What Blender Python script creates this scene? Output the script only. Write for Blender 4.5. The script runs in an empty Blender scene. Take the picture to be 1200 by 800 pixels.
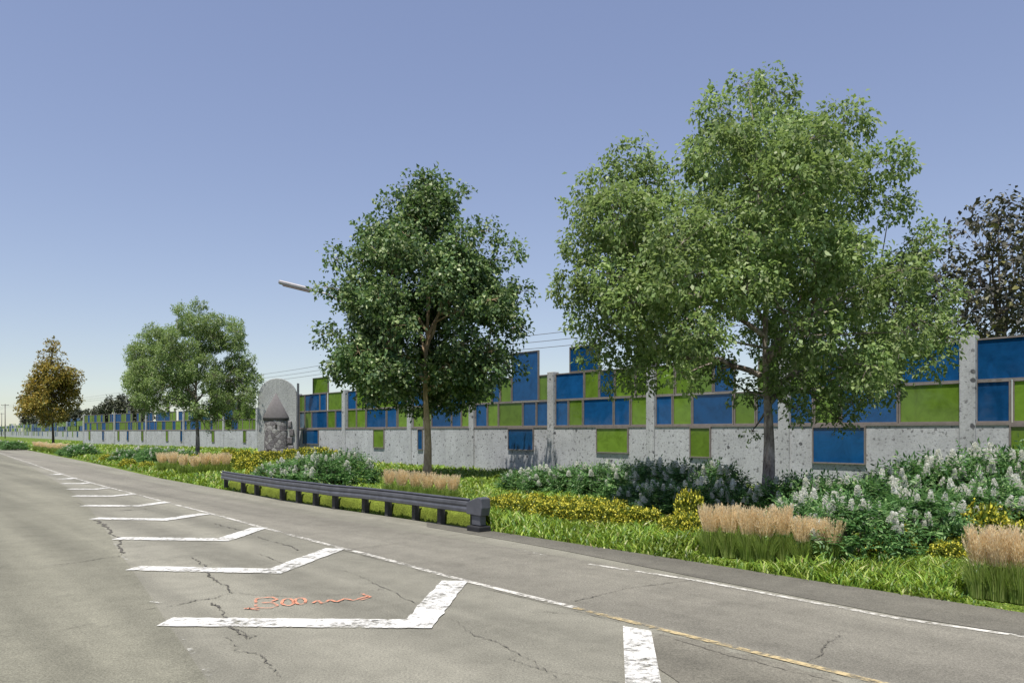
import bpy, math, random
import numpy as np
from mathutils import Vector

R = math.radians
rng = np.random.default_rng(7)
random.seed(7)
sc = bpy.context.scene
COL = sc.collection

# ------------------------------------------------------------------ survey
# The photograph was surveyed with a level camera 2.5 m above the road:
# F is its focal length in picture pixels, HY the row of the horizon.
F, HY, EYE = 900.0, 506.0, 2.5
def gp(x, y, z=0.0):
    """plan position of a point of the flat ground"""
    Z = F * (EYE - z) / (y - HY)
    return ((x - 600.0) / F * Z, Z)
def XZ(x, Z):
    return (x - 600.0) / F * Z

# ------------------------------------------------------------------ materials
def mat(name):
    m = bpy.data.materials.new(name); m.use_nodes = True
    nt = m.node_tree
    for n in list(nt.nodes): nt.nodes.remove(n)
    out = nt.nodes.new('ShaderNodeOutputMaterial')
    return m, nt, out
def N(nt, t, **kw):
    n = nt.nodes.new(t)
    for k, v in kw.items():
        if k.startswith('i_'):
            key = k[2:]
            n.inputs[int(key) if key.isdigit() else key.replace('_', ' ')].default_value = v
        else: setattr(n, k, v)
    return n
def ramp(nt, src, stops, interp='LINEAR'):
    r = N(nt, 'ShaderNodeValToRGB'); r.color_ramp.interpolation = interp
    e = r.color_ramp.elements
    while len(e) < len(stops): e.new(0.5)
    for el, (p, c) in zip(e, stops):
        el.position = p
        el.color = (c, c, c, 1) if isinstance(c, (int, float)) else (*c, 1)
    nt.links.new(src, r.inputs['Fac']); return r.outputs['Color']
def mixc(nt, a, b, fac, mode='MIX'):
    m = N(nt, 'ShaderNodeMix', data_type='RGBA', blend_type=mode)
    def put(sock, v):
        if isinstance(v, bpy.types.NodeSocket): nt.links.new(v, sock)
        elif isinstance(v, (int, float)): sock.default_value = v if sock.type == 'VALUE' else (v, v, v, 1)
        else: sock.default_value = (*v, 1)
    put(m.inputs['Factor'], fac); put(m.inputs['A'], a); put(m.inputs['B'], b)
    return m.outputs['Result']
def noise(nt, scale, detail=4, rough=.55, vec=None, dist=0.0):
    n = N(nt, 'ShaderNodeTexNoise'); n.inputs['Scale'].default_value = scale
    n.inputs['Detail'].default_value = detail; n.inputs['Roughness'].default_value = rough
    n.inputs['Distortion'].default_value = dist
    if vec is not None: nt.links.new(vec, n.inputs['Vector'])
    return n.outputs['Fac']
def coords(nt, kind='Object', scale=None, rotz=0.0):
    t = N(nt, 'ShaderNodeTexCoord'); o = t.outputs[kind]
    if scale is not None or rotz:
        if rotz:
            m = N(nt, 'ShaderNodeMapping'); m.inputs['Rotation'].default_value = (0, 0, rotz)
            nt.links.new(o, m.inputs['Vector']); o = m.outputs['Vector']
        if scale:
            m = N(nt, 'ShaderNodeMapping'); m.inputs['Scale'].default_value = scale
            nt.links.new(o, m.inputs['Vector']); o = m.outputs['Vector']
    return o
def bump(nt, h, strength=.3, dist=.01):
    b = N(nt, 'ShaderNodeBump'); b.inputs['Strength'].default_value = strength
    b.inputs['Distance'].default_value = dist
    nt.links.new(h, b.inputs['Height']); return b.outputs['Normal']
def principled(nt, out, col, rough=.8, nrm=None, metal=0.0, spec=.4):
    p = N(nt, 'ShaderNodeBsdfPrincipled')
    if isinstance(col, bpy.types.NodeSocket): nt.links.new(col, p.inputs['Base Color'])
    else: p.inputs['Base Color'].default_value = (*col, 1)
    if isinstance(rough, bpy.types.NodeSocket): nt.links.new(rough, p.inputs['Roughness'])
    else: p.inputs['Roughness'].default_value = rough
    p.inputs['Metallic'].default_value = metal
    p.inputs['Specular IOR Level'].default_value = spec
    if nrm is not None: nt.links.new(nrm, p.inputs['Normal'])
    nt.links.new(p.outputs[0], out.inputs['Surface']); return p

ROADANG = math.atan2(0.76, -0.65)     # bearing of the road and the barrier

def asphalt(name, base, dark, warm=(1, 1, 1)):
    m, nt, out = mat(name)
    v = coords(nt)
    along = coords(nt, scale=(.035, .9, 1), rotz=-ROADANG)
    tracks = noise(nt, 1.0, 3, .5, along)
    big = noise(nt, .22, 5, .6, v)
    mid = noise(nt, 2.3, 6, .65, v)
    fine = noise(nt, 38, 4, .75, v)
    c = mixc(nt, dark, base, ramp(nt, big, [(.3, 0.25), (.62, 1)]))
    c = mixc(nt, c, ramp(nt, tracks, [(.34, .72), (.62, 1.14)]), .75, 'MULTIPLY')
    c = mixc(nt, c, ramp(nt, mid, [(.3, .78), (.55, 1.0), (.75, 1.1)]), .7, 'MULTIPLY')
    c = mixc(nt, c, ramp(nt, fine, [(.28, .42), (.5, 1.0), (.72, 1.5)]), .8, 'MULTIPLY')
    speck = noise(nt, 95, 2, .6, v)
    c = mixc(nt, c, ramp(nt, speck, [(.3, .6), (.5, 1.0), (.68, 1.4)]), .7, 'MULTIPLY')
    stain = noise(nt, .6, 6, .75, v, 1.2)
    c = mixc(nt, c, ramp(nt, stain, [(.30, .70), (.44, 1)]), .55, 'MULTIPLY')
    c = mixc(nt, c, warm, 1.0, 'MULTIPLY')
    principled(nt, out, c, .93, bump(nt, fine, .35, .01), spec=.25)
    return m

M = {}
M['road'] = asphalt('worn_asphalt', (.225, .216, .174), (.176, .169, .136))
M['lane'] = asphalt('smooth_asphalt', (.200, .193, .148), (.156, .151, .115))
M['near_lane'] = asphalt('grey_asphalt', (.206, .195, .160), (.162, .152, .126))
M['shoulder'] = asphalt('dark_asphalt', (.140, .132, .108), (.098, .093, .078))

def paint(name, col, wear):
    m, nt, out = mat(name)
    v = coords(nt)
    a = noise(nt, 9, 8, .75, v); b = noise(nt, 1.3, 4, .6, v)
    w = N(nt, 'ShaderNodeMath', operation='ADD'); nt.links.new(a, w.inputs[0])
    s = N(nt, 'ShaderNodeMath', operation='MULTIPLY'); nt.links.new(b, s.inputs[0]); s.inputs[1].default_value = .6
    nt.links.new(s.outputs[0], w.inputs[1])
    f = ramp(nt, w.outputs[0], [(wear, 0), (wear + .2, 1)])
    grain = noise(nt, 60, 2, .6, v)
    pc = mixc(nt, col, ramp(nt, grain, [(.3, .75), (.6, 1)]), .6, 'MULTIPLY')
    p = principled(nt, out, pc, .75, bump(nt, grain, .2, .004), spec=.3)
    t = N(nt, 'ShaderNodeBsdfTransparent'); mx = N(nt, 'ShaderNodeMixShader')        # worn through to the asphalt
    nt.links.new(f, mx.inputs[0]); nt.links.new(t.outputs[0], mx.inputs[1]); nt.links.new(p.outputs[0], mx.inputs[2])
    nt.links.new(mx.outputs[0], out.inputs['Surface'])
    return m
M['paint'] = paint('white_road_paint', (.66, .65, .61), .635)
M['paint_worn'] = paint('worn_white_paint', (.62, .60, .54), .70)
M['paint_yellow'] = paint('worn_yellow_paint', (.50, .40, .22), .69)
M['paint_faint'] = paint('faint_white_paint', (.55, .54, .48), .80)
M['spray'] = paint('orange_spray_paint', (.68, .28, .17), .655)

def simple(name, col, rough=.7, metal=0.0, var=.25, scale=8, spec=.4):
    m, nt, out = mat(name)
    v = coords(nt)
    n = noise(nt, scale, 5, .6, v)
    c = mixc(nt, col, ramp(nt, n, [(.25, 1 - var), (.75, 1 + var * .6)]), 1.0, 'MULTIPLY')
    principled(nt, out, c, rough, bump(nt, n, .12, .01), metal, spec)
    return m
M['crack'] = simple('crack_filler', (.105, .097, .080), .95, var=.5, scale=5)
M['rail'] = simple('weathered_dark_steel', (.115, .118, .134), .5, .35, .35, 3)
M['rail_post'] = simple('dark_timber_post', (.055, .052, .050), .9, 0, .4, 9)
M['rail_cap'] = simple('rail_cap_grey', (.105, .108, .125), .5, .3, .3, 4)
M['black_rubber'] = simple('black_rubber', (.02, .02, .022), .7, 0, .3, 6)
M['frame'] = simple('brown_grey_frame', (.23, .20, .185), .55, .25, .25, 5)
M['lamp'] = simple('lamp_grey_metal', (.30, .29, .31), .45, .3, .15, 3)
M['lamp_under'] = simple('lamp_lens', (.24, .17, .17), .4, 0, .1, 3)
M['pole_wood'] = simple('grey_timber_pole', (.16, .14, .13), .9, 0, .3, 4)
M['wire'] = simple('wire', (.12, .12, .14), .6, 0, .05, 1)
M['roofslate'] = simple('slate_grey_cone', (.16, .148, .15), .8, 0, .2, 5)
M['doorwood'] = simple('dark_door', (.035, .032, .03), .8, 0, .3, 6)

def concrete(name, base, spots=True):
    m, nt, out = mat(name)
    v = coords(nt)
    big = noise(nt, .7, 5, .6, v); fine = noise(nt, 14, 5, .7, v)
    c = mixc(nt, base, ramp(nt, big, [(.3, .82), (.7, 1.08)]), 1, 'MULTIPLY')
    c = mixc(nt, c, ramp(nt, fine, [(.3, .72), (.5, 1), (.7, 1.12)]), .8, 'MULTIPLY')
    streak = noise(nt, 1.0, 4, .6, coords(nt, scale=(3.2, 3.2, .25)))
    c = mixc(nt, c, ramp(nt, streak, [(.35, .84), (.6, 1)]), .7, 'MULTIPLY')
    h = fine
    if spots:
        def pocks(scale, lo, hi, keep, seed):
            vv = coords(nt, scale=(1, 1, 1.0))
            ad = N(nt, 'ShaderNodeVectorMath', operation='ADD'); nt.links.new(vv, ad.inputs[0]); ad.inputs[1].default_value = (seed, seed * .7, seed * .3)
            wob = N(nt, 'ShaderNodeTexNoise'); wob.inputs['Scale'].default_value = scale * 1.7; nt.links.new(ad.outputs[0], wob.inputs['Vector'])
            mm = N(nt, 'ShaderNodeMix', data_type='RGBA'); mm.inputs['Factor'].default_value = .14
            nt.links.new(ad.outputs[0], mm.inputs['A']); nt.links.new(wob.outputs['Color'], mm.inputs['B'])
            vo = N(nt, 'ShaderNodeTexVoronoi'); vo.inputs['Scale'].default_value = scale; nt.links.new(mm.outputs['Result'], vo.inputs['Vector'])
            hole = ramp(nt, vo.outputs['Distance'], [(lo, 1), (hi, 0)])
            sep = N(nt, 'ShaderNodeSeparateColor'); nt.links.new(vo.outputs['Color'], sep.inputs[0])
            k = ramp(nt, sep.outputs[0], [(keep, 0), (keep + .02, 1)])
            return mixc(nt, hole, k, 1, 'MULTIPLY')
        p1 = pocks(2.3, .14, .20, .50, 1.3); p2 = pocks(5.2, .19, .29, .30, 5.1); p3 = pocks(9, .22, .34, .30, 9.4)
        c = mixc(nt, c, (.055, .056, .062), mixc(nt, 0, p1, .9))
        c = mixc(nt, c, (.12, .12, .125), mixc(nt, 0, p2, .75))
        c = mixc(nt, c, (.18, .18, .185), mixc(nt, 0, p3, .65))
    principled(nt, out, c, .92, bump(nt, h, .3, .02), spec=.25)
    return m
M['concrete'] = concrete('pitted_concrete', (.45, .46, .475))
M['post'] = concrete('post_concrete', (.43, .44, .45))
M['slab'] = concrete('mottled_granite', (.42, .43, .42), False)
_nt = M['slab'].node_tree; _p = [n for n in _nt.nodes if n.type == 'BSDF_PRINCIPLED'][0]; _s = _p.inputs['Base Color'].links[0].from_socket
_nt.links.new(mixc(_nt, _s, ramp(_nt, noise(_nt, 9, 3, .8, coords(_nt)), [(.36, .62), (.5, .95), (.62, 1.12)]), 1, 'MULTIPLY'), _p.inputs['Base Color'])
M['slab_plain'] = concrete('coping_concrete', (.34, .345, .35), False)

def stone(name):
    m, nt, out = mat(name)
    v = coords(nt)
    vo = N(nt, 'ShaderNodeTexVoronoi', feature='DISTANCE_TO_EDGE'); vo.inputs['Scale'].default_value = 2.6
    nt.links.new(v, vo.inputs['Vector'])
    vc = N(nt, 'ShaderNodeTexVoronoi'); vc.inputs['Scale'].default_value = 2.6; nt.links.new(v, vc.inputs['Vector'])
    sep = N(nt, 'ShaderNodeSeparateColor'); nt.links.new(vc.outputs['Color'], sep.inputs[0])
    c = ramp(nt, sep.outputs[0], [(0, (.13, .12, .125)), (.5, (.22, .205, .21)), (1, (.34, .33, .32))])
    c = mixc(nt, c, (.07, .065, .065), ramp(nt, vo.outputs['Distance'], [(.02, 1), (.06, 0)]))
    fine = noise(nt, 9, 5, .7, v)
    c = mixc(nt, c, ramp(nt, fine, [(.3, .6), (.7, 1.25)]), .8, 'MULTIPLY')
    principled(nt, out, c, .9, bump(nt, vo.outputs['Distance'], .5, .05), spec=.2)
    return m
M['stone'] = stone('rubble_stone')

def glassy(name, col, through, trans=.16):
    m, nt, out = mat(name)
    v = coords(nt)
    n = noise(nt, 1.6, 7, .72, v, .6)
    c = mixc(nt, col, ramp(nt, n, [(.3, .66), (.5, 1), (.72, 1.28)]), 1, 'MULTIPLY')  # mottling painted into the tint: dirt and imitated tree reflections
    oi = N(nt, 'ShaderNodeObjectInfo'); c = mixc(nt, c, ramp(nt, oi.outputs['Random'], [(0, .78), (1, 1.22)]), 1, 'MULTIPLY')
    d = N(nt, 'ShaderNodeBsdfDiffuse'); nt.links.new(c, d.inputs['Color'])
    g = N(nt, 'ShaderNodeBsdfGlossy'); g.inputs['Roughness'].default_value = .06; g.inputs['Color'].default_value = (.85, .9, 1, 1)
    nt.links.new(bump(nt, noise(nt, .55, 2, .5, v), .06, .05), g.inputs['Normal'])
    lw = N(nt, 'ShaderNodeLayerWeight'); lw.inputs['Blend'].default_value = .25
    p = N(nt, 'ShaderNodeMixShader'); nt.links.new(ramp(nt, lw.outputs['Fresnel'], [(.05, .035), (.5, .14)]), p.inputs[0])
    nt.links.new(d.outputs[0], p.inputs[1]); nt.links.new(g.outputs[0], p.inputs[2])
    t = N(nt, 'ShaderNodeBsdfTransparent'); t.inputs['Color'].default_value = (*through, 1)
    mx = N(nt, 'ShaderNodeMixShader'); mx.inputs[0].default_value = trans
    nt.links.new(p.outputs[0], mx.inputs[1]); nt.links.new(t.outputs[0], mx.inputs[2])
    nt.links.new(mx.outputs[0], out.inputs['Surface'])
    return m
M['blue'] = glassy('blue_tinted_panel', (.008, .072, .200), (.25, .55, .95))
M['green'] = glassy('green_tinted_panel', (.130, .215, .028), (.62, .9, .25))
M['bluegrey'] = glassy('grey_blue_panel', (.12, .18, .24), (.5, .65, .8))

def leaf(name, stops, trans=.3, tcol=(.25, .4, .06), rough=.5, patch=.5, pscale=.6, spec=.35):
    m, nt, out = mat(name)
    g = N(nt, 'ShaderNodeNewGeometry')
    c = ramp(nt, g.outputs['Random Per Island'], stops)
    n = noise(nt, pscale, 3, .6, coords(nt))
    c = mixc(nt, c, ramp(nt, n, [(.32, 1 - patch), (.68, 1 + patch * .7)]), 1, 'MULTIPLY')
    p = N(nt, 'ShaderNodeBsdfPrincipled'); nt.links.new(c, p.inputs['Base Color'])
    p.inputs['Roughness'].default_value = rough; p.inputs['Specular IOR Level'].default_value = spec
    t = N(nt, 'ShaderNodeBsdfTranslucent')
    nt.links.new(mixc(nt, c, tcol, .5), t.inputs['Color'])
    mx = N(nt, 'ShaderNodeMixShader'); mx.inputs[0].default_value = trans
    nt.links.new(p.outputs[0], mx.inputs[1]); nt.links.new(t.outputs[0], mx.inputs[2])
    nt.links.new(mx.outputs[0], out.inputs['Surface'])
    return m
M['leaf_grey'] = leaf('grey_green_leaves', [(0, (.13, .21, .07)), (.4, (.20, .30, .10)), (.75, (.285, .375, .145)), (1, (.40, .45, .25))], .42, (.32, .44, .10))
M['leaf_dark'] = leaf('deep_green_leaves', [(0, (.055, .11, .050)), (.5, (.12, .20, .078)), (.8, (.26, .34, .13)), (1, (.46, .52, .29))], .3, (.15, .27, .05))
M['leaf_gold'] = leaf('gold_leaves', [(0, (.14, .17, .04)), (.4, (.29, .235, .045)), (.75, (.42, .30, .055)), (1, (.26, .30, .08))], .35, (.34, .22, .04))
M['leaf_back'] = leaf('purple_green_leaves', [(0, (.035, .036, .034)), (.5, (.065, .068, .050)), (.85, (.12, .115, .085)), (1, (.24, .23, .07))], .15, (.12, .12, .04))
M['leaf_far'] = leaf('far_tree_leaves', [(0, (.05, .062, .045)), (.6, (.085, .095, .062)), (1, (.14, .15, .09))], .15, (.12, .14, .05))
M['leaf_shrub'] = leaf('blue_green_leaflets', [(0, (.045, .115, .036)), (.5, (.10, .215, .066)), (.85, (.18, .31, .105)), (1, (.30, .42, .17))], .3, (.14, .34, .08), .45, .35, 1.4)
M['leaf_yshrub'] = leaf('olive_leaflets', [(0, (.07, .11, .014)), (.5, (.15, .20, .022)), (1, (.28, .30, .035))], .25, (.25, .3, .03), .5, .35, 1.6)
M['yellow'] = leaf('yellow_petals', [(0, (.50, .44, .03)), (.5, (.66, .61, .06)), (1, (.78, .75, .14))], .2, (.6, .5, .05), .6, .2, 2)
M['white'] = leaf('white_florets', [(0, (.72, .74, .64)), (.5, (.85, .85, .78)), (1, (.92, .91, .87))], .45, (.6, .6, .5), .7, .1, 3)
M['blade'] = leaf('reed_blades', [(0, (.19, .29, .06)), (.5, (.31, .42, .09)), (1, (.46, .54, .18))], .5, (.25, .35, .05), .5, .25, 2)
M['plume'] = leaf('buff_plumes', [(0, (.80, .61, .36)), (.5, (.93, .77, .50)), (1, (.97, .89, .66))], .55, (.97, .82, .55), .8, .15, 3)
M['grass'] = leaf('lily_turf_blades', [(0, (.055, .13, .018)), (.35, (.125, .23, .024)), (.75, (.24, .35, .04)), (.92, (.38, .46, .09)), (.97, (.60, .62, .30)), (1, (.42, .30, .14))], .3, (.35, .45, .04), .45, .45, .5)

def bark(name, a, b, sc_=6):
    m, nt, out = mat(name)
    v = coords(nt, scale=(1, 1, .35)); n = noise(nt, sc_, 6, .7, v); n2 = noise(nt, 3.2, 4, .6, coords(nt))
    c = mixc(nt, a, b, ramp(nt, n, [(.38, 0), (.6, 1)]))
    c = mixc(nt, c, ramp(nt, n2, [(.3, .75), (.7, 1.15)]), 1, 'MULTIPLY')
    principled(nt, out, c, .95, bump(nt, n, .7, .04), spec=.15)
    return m
M['bark_pale'] = bark('flaking_pale_bark', (.095, .070, .060), (.40, .345, .31), 5)
M['bark_tan'] = bark('tan_bark', (.34, .245, .155), (.58, .43, .28), 7)
M['bark_dark'] = bark('dark_bark', (.05, .038, .03), (.12, .095, .075), 7)

def soil(name):
    m, nt, out = mat(name)
    v = coords(nt); n = noise(nt, 3, 8, .7, v); b = noise(nt, .15, 4, .6, v)
    c = ramp(nt, n, [(.3, (.045, .065, .014)), (.5, (.10, .15, .022)), (.72, (.19, .26, .04))])
    c = mixc(nt, c, ramp(nt, b, [(.3, .8), (.7, 1.15)]), 1, 'MULTIPLY')
    principled(nt, out, c, .95, bump(nt, n, .6, .05), spec=.1)
    return m
M['soil'] = soil('turf')

# ------------------------------------------------------------------ mesh helpers
class MB:
    """collects pieces of one mesh"""
    def __init__(s): s.v = []; s.f = []; s.n = 0
    def add(s, v, f):
        v = np.asarray(v, float)
        s.v.append(v); s.f += [tuple(int(i) + s.n for i in q) for q in f]; s.n += len(v)
    def box(s, c, d, ax=None):
        ax = np.eye(3) if ax is None else np.asarray(ax, float)
        k = np.array([[x, y, z] for x in (-.5, .5) for y in (-.5, .5) for z in (-.5, .5)]) * np.asarray(d)
        s.add(np.asarray(c) + k @ ax, [(0, 1, 3, 2), (4, 6, 7, 5), (0, 4, 5, 1), (2, 3, 7, 6), (0, 2, 6, 4), (1, 5, 7, 3)])
    def tube(s, pts, rad, sides=7, cap=True):
        pts = np.asarray(pts, float); n = len(pts)
        rad = np.full(n, rad) if np.isscalar(rad) else np.asarray(rad)
        tan = np.gradient(pts, axis=0); tan /= np.linalg.norm(tan, axis=1)[:, None] + 1e-9
        ref = np.array([0, 0, 1.]) if abs(tan[0][2]) < .9 else np.array([1., 0, 0])
        a = np.linspace(0, 2 * math.pi, sides, endpoint=False); vs = []
        for p, t, r in zip(pts, tan, rad):
            u = np.cross(t, ref); u /= np.linalg.norm(u) + 1e-9; w = np.cross(t, u)
            vs.append(p + r * (np.outer(np.cos(a), u) + np.outer(np.sin(a), w)))
        fs = []
        for i in range(n - 1):
            for j in range(sides):
                k = (j + 1) % sides
                fs.append((i * sides + j, i * sides + k, (i + 1) * sides + k, (i + 1) * sides + j))
        if cap:
            fs.append(tuple(range(sides))[::-1]); fs.append(tuple((n - 1) * sides + j for j in range(sides)))
        s.add(np.vstack(vs), fs)
    def build(s, name, m, parent=None, smooth=False, loc=None, bevel=0):
        me = bpy.data.meshes.new(name)
        me.from_pydata(np.vstack(s.v).tolist(), [], s.f); me.materials.append(m)
        return link(name, me, parent, smooth, loc, bevel)
def link(name, me, parent=None, smooth=False, loc=None, bevel=0):
    if smooth: me.polygons.foreach_set('use_smooth', [True] * len(me.polygons))
    o = bpy.data.objects.new(name, me); COL.objects.link(o)
    if parent is not None: o.parent = parent
    if loc is not None: o.location = loc
    if bevel:
        b = o.modifiers.new('bevel', 'BEVEL'); b.width = bevel; b.segments = 2; b.limit_method = 'ANGLE'
    return o
def quads(name, V, m, parent=None):
    """V: (n,4,3) separate quads, one island each"""
    V = np.asarray(V, np.float32); n = len(V)
    me = bpy.data.meshes.new(name)
    me.vertices.add(n * 4); me.vertices.foreach_set('co', V.reshape(-1))
    me.loops.add(n * 4); me.loops.foreach_set('vertex_index', np.arange(n * 4, dtype=np.int32))
    me.polygons.add(n); me.polygons.foreach_set('loop_start', np.arange(0, n * 4, 4, dtype=np.int32))
    me.update(calc_edges=True); me.validate(); me.materials.append(m)
    return link(name, me, parent)
def strips(name, P, m, parent=None):
    """P: (n,k,2,3) separate ribbons of k cross rungs"""
    P = np.asarray(P, np.float32); n, k = P.shape[:2]
    me = bpy.data.meshes.new(name)
    me.vertices.add(n * k * 2); me.vertices.foreach_set('co', P.reshape(-1))
    b = (np.arange(n) * k * 2)[:, None, None] + (np.arange(k - 1) * 2)[None, :, None] + np.array([0, 1, 3, 2])[None, None, :]
    q = n * (k - 1)
    me.loops.add(q * 4); me.loops.foreach_set('vertex_index', b.reshape(-1).astype(np.int32))
    me.polygons.add(q); me.polygons.foreach_set('loop_start', np.arange(0, q * 4, 4, dtype=np.int32))
    me.update(calc_edges=True); me.validate(); me.materials.append(m)
    return link(name, me, parent)
def unit(v): return v / (np.linalg.norm(v, axis=-1, keepdims=True) + 1e-9)
def leaf_quads(p, d, L, W, roll=None, fold=.25):
    """kite shaped leaves at p pointing along d"""
    n = len(p); d = unit(d)
    s = unit(np.cross(d, rng.normal(size=(n, 3)) if roll is None else roll)); nn = np.cross(s, d)
    L = np.broadcast_to(L, n)[:, None]; W = np.broadcast_to(W, n)[:, None]
    a = p; b = p + d * L * .48 + s * W * .5 + nn * W * fold; c = p + d * L - nn * W * fold * .6; e = p + d * L * .48 - s * W * .5 + nn * W * fold
    return np.stack([a, b, c, e], 1)

def tag(o, label=None, cat=None, group=None, kind=None):
    if label: o['label'] = label
    if cat: o['category'] = cat
    if group: o['group'] = group
    if kind: o['kind'] = kind
    return o
def thing(name, loc, label, cat, group=None, rz=0.0, scale=None):
    o = bpy.data.objects.new(name, None); COL.objects.link(o); o.empty_display_size = .3
    o.location = loc; o.rotation_euler = (0, 0, rz)
    if scale is not None: o.scale = scale
    return tag(o, label, cat, group)
def copy_tree(root, loc, rz, scale, label, group=None, keep=None):
    r = root.copy(); COL.objects.link(r); r.location = loc; r.rotation_euler = (0, 0, rz); r.scale = scale
    r['label'] = label
    if group: r['group'] = group
    cnt = 0
    for ch in root.children:
        if keep is not None and ch.name.startswith('flower_spike'):
            cnt += 1
            if cnt > keep: continue
        c = ch.copy(); COL.objects.link(c); c.parent = r
    return r
def sheet(name, pts, z, m, kind='structure'):
    me = bpy.data.meshes.new(name)
    me.from_pydata([(x, y, z) for x, y in pts], [], [tuple(range(len(pts)))]); me.materials.append(m)
    return tag(link(name, me), kind=kind)
def ribbon(name, pts, w, z, m, kind='structure'):
    """a painted line of given width on the road, from plan points"""
    pts = np.asarray(pts, float); w = np.broadcast_to(w, len(pts))
    t = np.gradient(pts, axis=0); t = unit(t); nrm = np.stack([-t[:, 1], t[:, 0]], 1)
    a = pts + nrm * w[:, None] / 2; b = pts - nrm * w[:, None] / 2
    v = [(x, y, z) for x, y in np.vstack([a, b])]; n = len(pts)
    me = bpy.data.meshes.new(name)
    me.from_pydata(v, [], [(i, n + i, n + i + 1, i + 1) for i in range(n - 1)]); me.materials.append(m)
    o = link(name, me); return tag(o, kind=kind)
def dens(px, n=60):
    """plan points along a polyline given by ground survey points, resampled"""
    p = np.array([gp(*q) for q in px]); d = np.r_[0, np.cumsum(np.linalg.norm(np.diff(p, axis=0), axis=1))]
    t = np.linspace(0, d[-1], n)
    return np.stack([np.interp(t, d, p[:, 0]), np.interp(t, d, p[:, 1])], 1)

ORD = ['first', 'second', 'third', 'fourth', 'fifth', 'sixth', 'seventh', 'eighth', 'ninth', 'tenth', 'eleventh', 'twelfth', 'thirteenth', 'fourteenth', 'fifteenth']
def nth(i, n):
    if i == 0: return 'leftmost'
    if i == n - 1: return 'rightmost'
    return ORD[i] + ' from the left'

# ------------------------------------------------------------------ world, sun, camera
SUN_EL, SUN_AZ = 70.0, 205.0          # compass bearing from +Y towards +X
w = bpy.data.worlds.new('World'); sc.world = w; w.use_nodes = True
nt = w.node_tree; bg = nt.nodes['Background']
sky = nt.nodes.new('ShaderNodeTexSky'); sky.sky_type = 'NISHITA'; sky.sun_disc = False
sky.sun_elevation = R(SUN_EL); sky.sun_rotation = R(SUN_AZ)
sky.air_density = 1.0; sky.dust_density = .35; sky.ozone_density = 2.2; sky.altitude = 50
hs = nt.nodes.new('ShaderNodeHueSaturation'); hs.inputs['Saturation'].default_value = 1.12; hs.inputs['Hue'].default_value = .521
hs.inputs['Value'].default_value = 1.22
gm = nt.nodes.new('ShaderNodeGamma'); gm.inputs['Gamma'].default_value = .62
nt.links.new(sky.outputs[0], gm.inputs['Color']); nt.links.new(gm.outputs[0], hs.inputs['Color']); nt.links.new(hs.outputs[0], bg.inputs['Color'])
bg.inputs['Strength'].default_value = .137
sl = bpy.data.lights.new('sun', 'SUN'); sl.energy = 4.2; sl.angle = R(.6); sl.color = (1, .95, .87)
so = bpy.data.objects.new('sun', sl); COL.objects.link(so)
to_sun = Vector((math.sin(R(SUN_AZ)) * math.cos(R(SUN_EL)), math.cos(R(SUN_AZ)) * math.cos(R(SUN_EL)), math.sin(R(SUN_EL))))
so.rotation_euler = to_sun.to_track_quat('Z', 'Y').to_euler()
cam = bpy.data.cameras.new('camera'); co = bpy.data.objects.new('camera', cam); COL.objects.link(co)
cam.sensor_width = 36; cam.lens = 36 * F / 1200; cam.shift_y = (HY - 400) / 1200
cam.clip_end = 6000; cam.clip_start = .1
co.location = (0, 0, EYE); co.rotation_euler = (R(90), 0, 0); sc.camera = co
vs = sc.view_settings; vs.view_transform = 'Standard'; vs.look = 'None'; vs.exposure = 0.58; vs.gamma = 1
sc.cycles.max_bounces = 6; sc.cycles.transparent_max_bounces = 8; sc.cycles.diffuse_bounces = 3

# ------------------------------------------------------------------ ground and road
sheet('ground', [(-3000, -600), (3000, -600), (3000, 5000), (-3000, 5000)], -.02, M['soil'])
edge_px = [(-60, 516.5), (-20, 520.5), (0, 523), (37, 528), (112, 543), (187, 560), (259, 573), (400, 597), (575, 622), (700, 641), (800, 656), (950, 680), (1100, 702), (1200, 718), (1400, 752), (1700, 806)]
edge = np.array([gp(*q) for q in edge_px])
far = edge[0] + (edge[0] - edge[1]) * 1.4
edge = np.vstack([far, edge])
e_end = edge[-1] + np.array([.65, -.76]) * 14
left = [(x - 14.5, y - 12.0) for x, y in edge[:9]]
sheet('road', [tuple(p) for p in edge] + [tuple(e_end), (e_end[0] - 30, e_end[1] - 26)] + [tuple(p) for p in left[::-1]][:9], 0.0, M['road'])
def road_z(x): return np.interp(x, [q[0] for q in edge_px], [gp(*q)[1] for q in edge_px])

# smoother left lane with its ragged seam
seam_px = [(-120, 526), (0, 531), (40, 549), (80, 572), (100, 590), (120, 615), (140, 647), (165, 682), (190, 718), (215, 757), (250, 806), (330, 960)]
seam = dens(seam_px, 90); seam[:, 0] += rng.normal(size=90) * .02
sheet('left_lane', [tuple(p) for p in seam] + [(-9, 3), (-16, 6), (-24, 20), (-60, 62), (-150, 128)], .004, M['lane'])
# centre line and right lane
line_px = [(-60, 519), (0, 531), (37, 543), (56, 550), (90, 561), (127, 571), (161, 579.5), (193, 588), (244, 601), (307, 618), (397, 641.5), (440, 652), (540, 679.5), (640, 704), (760, 734), (890, 766), (1030, 800), (1300, 866)]
line = dens(line_px, 140)
sheet('right_lane', [tuple(p) for p in dens(line_px, 60)] + [tuple(p) for p in dens([(1760, 870), (1400, 784), (1200, 745), (1050, 723), (815, 680), (620, 645), (400, 610), (259, 583), (187, 567), (112, 550), (37, 535), (-20, 524)], 50)], .004, M['near_lane'])
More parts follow.
